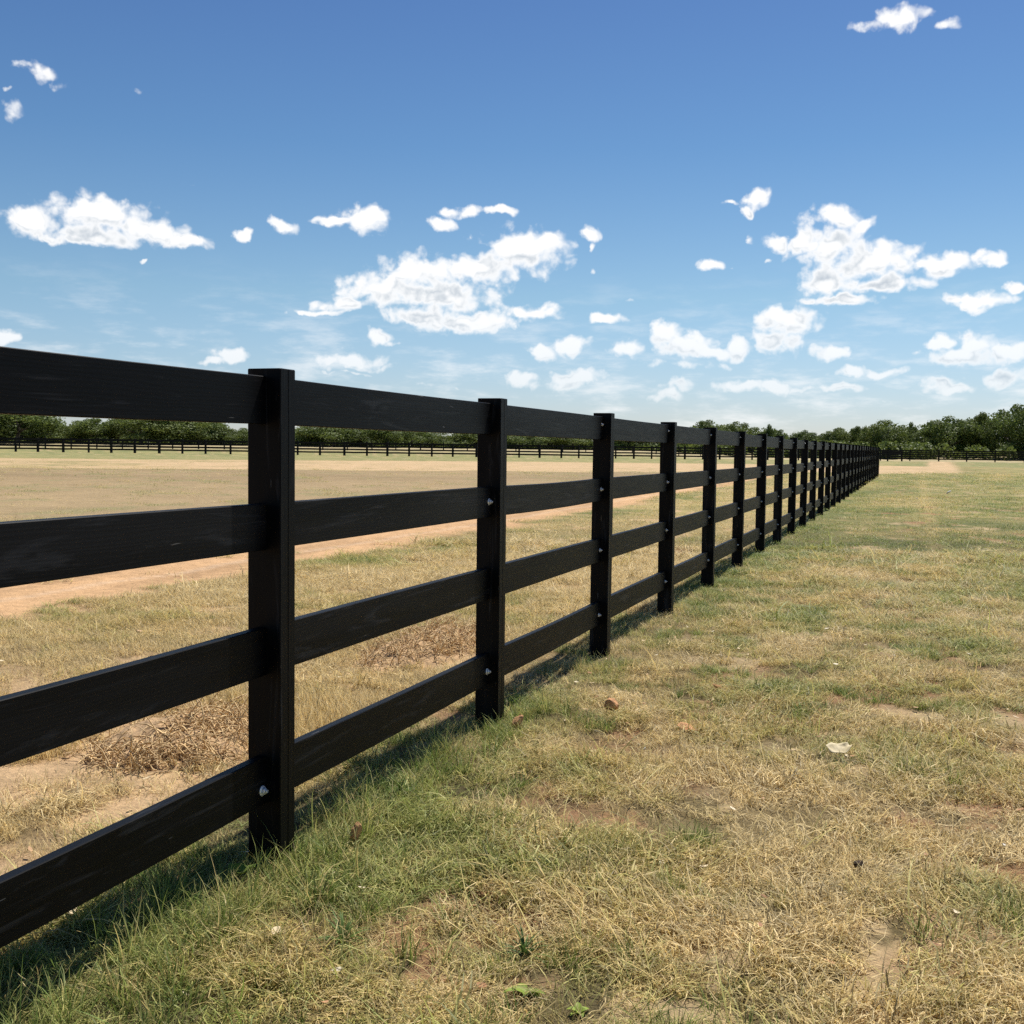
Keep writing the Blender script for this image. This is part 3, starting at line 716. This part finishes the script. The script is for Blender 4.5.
rosette('grass_clump', P(343, 944), 34, .10, .006, M['weed_dark'], 'dark green coarse grass clump below the nearest post', 5, 60, 'plant')
rosette('grass_clump', P(524, 955), 30, .085, .005, M['weed_dark'], 'dark green grass clump behind the bright yellow-green weed', 6, 65, 'plant')
rosette('grass_clump', P(400, 800), 34, .085, .005, M['weed_dark'], 'green grass clump in the strip between the two nearest posts', 7, 65, 'plant')

def litter():
    rs = np.random.RandomState(77); V = []; Fc = []; bv = []
    X, Y, r = wedge(330, 2.2, 9, 30); f = fields(X, Y)
    for x, y, b in zip(X, Y, f['dirt']):
        if b > .5 or (-.12 < x < .02): continue
        z = gz1(x, y)+rs.uniform(.012, .035); h = rs.uniform(0, 6.28); l = rs.uniform(.008, .022); w = l*rs.uniform(.25, .6); c = rs.uniform(.2, .8)*l
        u = np.array([math.cos(h), math.sin(h), rs.uniform(-.3, .3)]); v = np.array([-math.sin(h), math.cos(h), rs.uniform(-.4, .4)]); p = np.array([x, y, z]); i0 = len(V)
        for q in range(5):
            k = q/4*2-1; ww = w*(1-k*k*.85); V += [p+u*l*k+v*ww+[0, 0, c*k*k*.5+ww*.3], p+u*l*k-v*ww+[0, 0, c*k*k*.5+ww*.3]]; bv += [0, 0]
        bv[-10:] = [rs.uniform()]*10
        for q in range(4): Fc.append([i0+2*q, i0+2*q+1, i0+2*q+3, i0+2*q+2])
    m, nt_, b_ = mat('dead_leaf_scraps'); at = nd(nt_, 'ShaderNodeAttribute', attribute_name='bv')
    nt_.links.new(ramp(nt_, at.outputs['Fac'], [(0, (.20, .09, .04)), (.35, (.42, .22, .10)), (.7, (.60, .46, .26)), (1, (.70, .62, .46))]), b_.inputs['Base Color']); b_.inputs['Roughness'].default_value = .8
    o = mesh_np('leaf_litter', V, Fc, m, True, {'bv': ('POINT', 'FLOAT', bv)}); tag(o, 'scraps of dead leaf strewn over the near grass', 'leaf litter', kind='stuff')
litter()
def heap(p, rx, ry, h, nst, label, seed, rz, hole=False):
    e = empty('root_heap', (p.x, p.y, gz1(p.x, p.y)-.01), rz); tag(e, label, 'heap', 'heaps of dug-up roots and soil beyond the fence')
    n = 46; V = []; Fc = []
    for i in range(n):
        for j in range(n):
            u = i/(n-1)*2-1; v = j/(n-1)*2-1; rr = math.hypot(u, v)
            z = h*max(0, 1-rr*rr)**1.2*(.55+.9*float(fbm(np.array([u*2+seed]), np.array([v*2.]), .6, seed, 4)[0])) - .012
            if hole: z -= h*.8*math.exp(-((u-.55)**2+(v+.1)**2)/.02)
            z += (float(fbm(np.array([u*6.+seed]), np.array([v*6.]), .8, seed+3, 3)[0])-.5)*.06*max(0, 1-rr*rr)
            V.append((u*rx, v*ry, z))
    for i in range(n-1):
        for j in range(n-1): Fc.append([i*n+j, (i+1)*n+j, (i+1)*n+j+1, i*n+j+1])
    soilm = mesh_np('soil_mound', V, Fc, M['mound'], True, parent=e)
    rs = random.Random(seed); V = []; Fc = []
    for k in range(nst):
        a = rs.uniform(0, 6.28); q = math.sqrt(rs.random())*.85; x = q*math.cos(a)*rx; y = q*math.sin(a)*ry
        if rs.random() > 2.6*(float(vn(np.array([x*7+seed]), np.array([y*7.]), seed)[0])-.25): continue
        z = h*max(0, 1-q*q)**1.2*(.9 if rs.random() < .8 else .5); hd = rs.uniform(0, 6.28); el = rs.uniform(-.2, 1.3); pts = []; c = Vector((x, y, z)); ln = rs.uniform(.06, .22)
        for i in range(6):
            pts.append(c.copy()); c = c + Vector((math.cos(hd)*math.cos(el), math.sin(hd)*math.cos(el), math.sin(el)))*ln/5
            hd += rs.uniform(-.5, .9); el -= rs.uniform(.0, .5); c.z = max(c.z, .0)
        r = rs.uniform(.0013, .0040); limb(V, Fc, [tuple(x_) for x_ in pts], [r, r, r*.9, r*.8, r*.6, r*.3], 4)
    mesh_np('roots', V, Fc, M['twig'], True, parent=e)
M['mound'] = flat_mat('dug_soil', (.38, .245, .125), .95, var=.45, scale=22, bmp=.03)
heap(Vector((-1.12, 1.05, 0)), .46, .50, .13, 1700, 'heap of tangled roots and soil left of the nearest post', 3, .2)
heap(Vector((-1.10, 3.45, 0)), .34, .85, .12, 1500, 'long low heap of roots and soil seen between the nearest two posts', 5, 0, True)
heap(Vector((-1.0, 10.7, 0)), .22, .5, .05, 120, 'small flat heap of brown roots beyond the fourth fence post', 9, 0)

# ------------------------------------------------------------------ light and sky
EL, AZ = R(60), R(15)
SUN = Vector((math.sin(AZ)*math.cos(EL), math.cos(AZ)*math.cos(EL), math.sin(EL)))
sl = bpy.data.lights.new('sun', 'SUN'); sl.energy = 5.0; sl.angle = R(.53); sl.color = (1, .955, .88)
so = bpy.data.objects.new('sun', sl); C.objects.link(so); so.rotation_euler = SUN.to_track_quat('Z', 'Y').to_euler(); so.location = (0, 0, 30)

w = bpy.data.worlds.new('World'); scene.world = w; w.use_nodes = True; nt = w.node_tree; nt.nodes.clear()
out = nt.nodes.new('ShaderNodeOutputWorld')
sky = nt.nodes.new('ShaderNodeTexSky'); sky.sky_type = 'NISHITA'; sky.sun_disc = False; sky.sun_elevation = EL; sky.sun_rotation = AZ
sky.altitude = 100; sky.air_density = 1.0; sky.dust_density = .4; sky.ozone_density = 2.0
SKYS = .105
bg0 = nt.nodes.new('ShaderNodeBackground'); bg0.inputs['Strength'].default_value = SKYS
bg1 = nt.nodes.new('ShaderNodeBackground'); bg1.inputs['Strength'].default_value = 1.0
tc = nt.nodes.new('ShaderNodeTexCoord'); sep = nt.nodes.new('ShaderNodeSeparateXYZ'); nt.links.new(tc.outputs['Generated'], sep.inputs[0])
az = mth(nt, 'MULTIPLY', mth(nt, 'ARCTAN2', sep.outputs[0], sep.outputs[1]), 57.2958)
el = mth(nt, 'MULTIPLY', mth(nt, 'ARCSINE', sep.outputs[2]), 57.2958)
gain = ramp(nt, mth(nt, 'MULTIPLY', el, 1/25.0, clamp=True), [(0, (.66, .72, .92)), (.08, (.64, .70, .87)), (.31, (.60, .72, .77)), (.60, (.425, .60, .73)), (.86, (.37, .52, .70)), (1, (.365, .51, .69))])
sky_col = mixc(nt, 1.0, sky.outputs[0], gain, 'MULTIPLY'); nt.links.new(sky_col, bg0.inputs['Color'])
comb = nt.nodes.new('ShaderNodeCombineXYZ'); nt.links.new(az, comb.inputs[0]); nt.links.new(el, comb.inputs[1]); PV = comb.outputs[0]
# clouds: (x, y, rx, ry, thinness) in the photo's pixels, turned into bearings and heights in the sky
CL = [(30,219,48,15,0),(98,214,58,20,0),(100,236,44,13,.1),(150,230,42,15,.05),(188,243,28,8,.1),(68,238,30,8,.3),(143,262,9,4,.45),
 (40,72,26,11,.38),(58,82,12,9,.5),(28,66,14,6,.4),(12,110,16,16,.48),(8,90,7,5,.5),(245,234,10,8,.15),(282,227,16,8,.1),(362,219,32,15,0),(337,223,24,6,.15),(380,215,14,10,.1),
 (463,212,17,8,.1),(444,224,16,7,.25),(503,212,17,6,.15),(522,250,46,22,0),(550,240,18,14,.05),(480,268,50,18,0),(425,272,45,20,0),(382,290,44,20,0),(440,296,62,17,0),(345,304,34,8,.15),(325,310,28,4,.3),
 (470,322,70,11,.05),(430,316,40,11,.05),(530,312,38,9,.15),(592,233,12,10,.15),(590,246,6,8,.25),(593,270,8,5,.4),(607,319,18,6,.1),(541,351,14,9,.05),(568,346,24,10,.2),
 (232,357,26,8,.1),(212,360,18,4,.3),(348,359,42,9,.15),(377,337,15,9,.1),(390,343,14,5,.35),(348,366,60,5,.4),(345,372,30,3,.4),(521,380,24,8,.1),(578,378,34,10,.2),(560,386,60,8,.4),(470,392,26,4,.5),(425,388,20,4,.5),
 (757,197,17,11,.05),(749,210,9,9,.15),(733,204,8,3,.3),(750,240,6,7,.35),(708,267,16,7,.15),(730,268,8,3,.5),(836,219,30,14,0),(862,226,16,9,.05),(832,246,44,24,0),(800,240,16,14,.05),(774,246,14,9,.15),(868,262,58,20,0),(930,265,40,13,0),
 (826,283,32,16,.05),(836,299,46,6,.1),(880,283,56,10,.1),(768,264,6,5,.35),(955,262,18,9,.1),(993,259,19,9,.05),(975,299,38,10,.05),(970,306,28,6,.2),(1018,286,13,6,.1),
 (663,335,20,17,0),(684,345,36,15,.05),(625,346,20,13,.25),(712,352,30,8,.15),(740,346,16,14,.05),(786,322,34,19,0),(772,340,24,14,.1),(790,345,20,10,.2),(830,351,22,9,.1),(850,371,18,8,.15),(880,373,44,6,.35),(845,388,22,6,.15),
 (978,341,26,13,0),(940,342,22,6,.2),(965,355,42,12,.1),(1010,352,24,12,.1),(940,382,20,9,.15),(955,388,30,7,.3),(1005,378,40,10,.3),(773,386,22,9,.2),(740,385,34,7,.25),(680,386,26,10,.35),(670,398,18,8,.25),(800,388,44,6,.4),(690,364,60,6,.45),(870,402,40,5,.55),
 (904,14,32,13,.22),(870,25,22,9,.34),(948,24,15,9,.38),(5,338,13,8,0),(72,232,20,9,.1),(195,186,18,3,.62),(255,172,10,4,.62),(138,88,12,8,.66),(630,300,14,4,.62),(617,264,10,4,.6)]
GRID = [(-1e9, 1e9)]
def field_nodes(vec, blobs, group_off):
    # thickness of cloud at a direction: nearest blob, warped, plus billow noise
    prev = None
    for (bx, by, brx, bry, th) in blobs:
        ax, ey = azel(bx, by); ax2, _ = azel(bx+brx, by); _, ey2 = azel(bx, by-bry)
        gr = 1.16 if brx > 25 else 1.12
        sx, sy = 1/abs(ax2-ax)/gr, 1/abs(ey2-ey)/gr
        v = nt.nodes.new('ShaderNodeVectorMath'); v.operation = 'MULTIPLY_ADD'; nt.links.new(vec, v.inputs[0])
        v.inputs[1].default_value = (sx, sy, 0); v.inputs[2].default_value = (-ax*sx, -ey*sy, th*.9)
        l = nt.nodes.new('ShaderNodeVectorMath'); l.operation = 'LENGTH'; nt.links.new(v.outputs[0], l.inputs[0])
        lo = mth(nt, 'ADD', l.outputs['Value'], th*.55) if th > .3 else l.outputs['Value']
        prev = lo if prev is None else mth(nt, 'SMOOTH_MIN', prev, lo, .18)
    return prev
def cloud_density(off, blobs):
    v = nt.nodes.new('ShaderNodeVectorMath'); v.operation = 'ADD'; nt.links.new(PV, v.inputs[0]); v.inputs[1].default_value = off
    n1 = noise(nt, v.outputs[0], .55, 2, .5); w1 = nt.nodes.new('ShaderNodeVectorMath'); w1.operation = 'MULTIPLY_ADD'
    nt.links.new(n1.outputs['Color'], w1.inputs[0]); w1.inputs[1].default_value = (1.5, .9, 0)
    w2 = nt.nodes.new('ShaderNodeVectorMath'); w2.operation = 'ADD'; nt.links.new(v.outputs[0], w2.inputs[0]); w2.inputs[1].default_value = (-.75, -.45, 0)
    nt.links.new(w2.outputs[0], w1.inputs[2])
    fb = noise(nt, v.outputs[0], .95, 8, .54)
    w3 = nt.nodes.new('ShaderNodeVectorMath'); w3.operation = 'MULTIPLY_ADD'; nt.links.new(fb.outputs['Color'], w3.inputs[0]); w3.inputs[1].default_value = (.8, .65, 0)
    w4 = nt.nodes.new('ShaderNodeVectorMath'); w4.operation = 'ADD'; nt.links.new(w1.outputs[0], w4.inputs[0]); w4.inputs[1].default_value = (-.4, -.33, 0)
    nt.links.new(w4.outputs[0], w3.inputs[2])
    F = field_nodes(w3.outputs[0], blobs, 0)
    vo = nt.nodes.new('ShaderNodeTexVoronoi'); vo.feature = 'SMOOTH_F1'; vo.inputs['Smoothness'].default_value = .35; vo.inputs['Scale'].default_value = 1.25; vo.inputs['Detail'].default_value = 2.0; vo.inputs['Roughness'].default_value = .55
    nt.links.new(w1.outputs[0], vo.inputs['Vector'])
    d = mth(nt, 'MULTIPLY_ADD', F, -1.55, 1.55)
    d = mth(nt, 'ADD', d, mth(nt, 'MULTIPLY_ADD', fb.outputs[0], 1.9, -.86))
    d = mth(nt, 'ADD', d, mth(nt, 'MULTIPLY_ADD', vo.outputs['Distance'], -.70, .34))
    f3 = noise(nt, v.outputs[0], .85, 3, .5)
    sh = mth(nt, 'ADD', mth(nt, 'SUBTRACT', 1.0, F), mth(nt, 'ADD', mth(nt, 'MULTIPLY', f3.outputs[0], 1.5), mth(nt, 'MULTIPLY', vo.outputs['Distance'], -.20)))
    return d, sh
dA, shA = cloud_density((0, 0, 0), CL)
dB, shB = cloud_density((.2, .95, 0), CL)
def sstep(x, a, b):
    m = nt.nodes.new('ShaderNodeMapRange'); m.interpolation_type = 'SMOOTHSTEP'; m.inputs['From Min'].default_value = a; m.inputs['From Max'].default_value = b
    nt.links.new(x, m.inputs['Value']); return m.outputs[0]
alpha = sstep(dA, -.18, .68)
light = sstep(mth(nt, 'SUBTRACT', shA, shB), -.28, .72)
thick = sstep(dA, .2, 1.5)
lit = mth(nt, 'MAXIMUM', light, mth(nt, 'SUBTRACT', 1.0, thick))
ccol = ramp(nt, lit, [(0, (.42, .47, .53)), (.4, (.60, .635, .67)), (.8, (.82, .825, .83)), (1, (.86, .86, .86))])
# low clouds melt into the pale air near the horizon
lowf = sstep(el, .5, 8.0)
hv = nt.nodes.new('ShaderNodeVectorMath'); hv.operation = 'MULTIPLY'; hv.inputs[1].default_value = (.35, 1.3, 1); nt.links.new(PV, hv.inputs[0]); hz = noise(nt, hv.outputs[0], .8, 6, .6)
alpha2 = mth(nt, 'MULTIPLY', alpha, mth(nt, 'MULTIPLY_ADD', lowf, .45, .52))
veil = mth(nt, 'MULTIPLY', sstep(hz.outputs[0], .45, .75), mth(nt, 'MULTIPLY', mth(nt, 'SUBTRACT', 1.0, sstep(el, 2.0, 10.0)), .62))
alpha2 = mth(nt, 'MAXIMUM', alpha2, veil)
skyc = nt.nodes.new('ShaderNodeVectorMath'); skyc.operation = 'SCALE'; nt.links.new(sky_col, skyc.inputs[0]); skyc.inputs['Scale'].default_value = SKYS
mixed = mixc(nt, alpha2, skyc.outputs[0], ccol)
nt.links.new(mixed, bg1.inputs['Color'])
# only the part of the sky with the clouds in it pays for them
inr = mth(nt, 'MULTIPLY', mth(nt, 'LESS_THAN', mth(nt, 'ABSOLUTE', mth(nt, 'ADD', az, math.degrees(YAW))), 33.0), mth(nt, 'MULTIPLY', mth(nt, 'GREATER_THAN', el, -.5), mth(nt, 'LESS_THAN', el, 27.0)))
mx = nt.nodes.new('ShaderNodeMixShader'); nt.links.new(inr, mx.inputs[0]); nt.links.new(bg0.outputs[0], mx.inputs[1]); nt.links.new(bg1.outputs[0], mx.inputs[2])
nt.links.new(mx.outputs[0], out.inputs['Surface'])
w.cycles.sampling_method = 'MANUAL'; w.cycles.sample_map_resolution = 512

vs = scene.view_settings; vs.view_transform = 'Standard'; vs.look = 'None'; vs.exposure = .3; vs.gamma = 1
cyc = scene.cycles; cyc.use_adaptive_sampling = True; cyc.adaptive_threshold = .015; cyc.max_bounces = 6; cyc.diffuse_bounces = 3; cyc.glossy_bounces = 2; cyc.transmission_bounces = 3; cyc.transparent_max_bounces = 8
cyc.use_denoising = False; cyc.sample_clamp_indirect = 3; scene.render.use_persistent_data = False
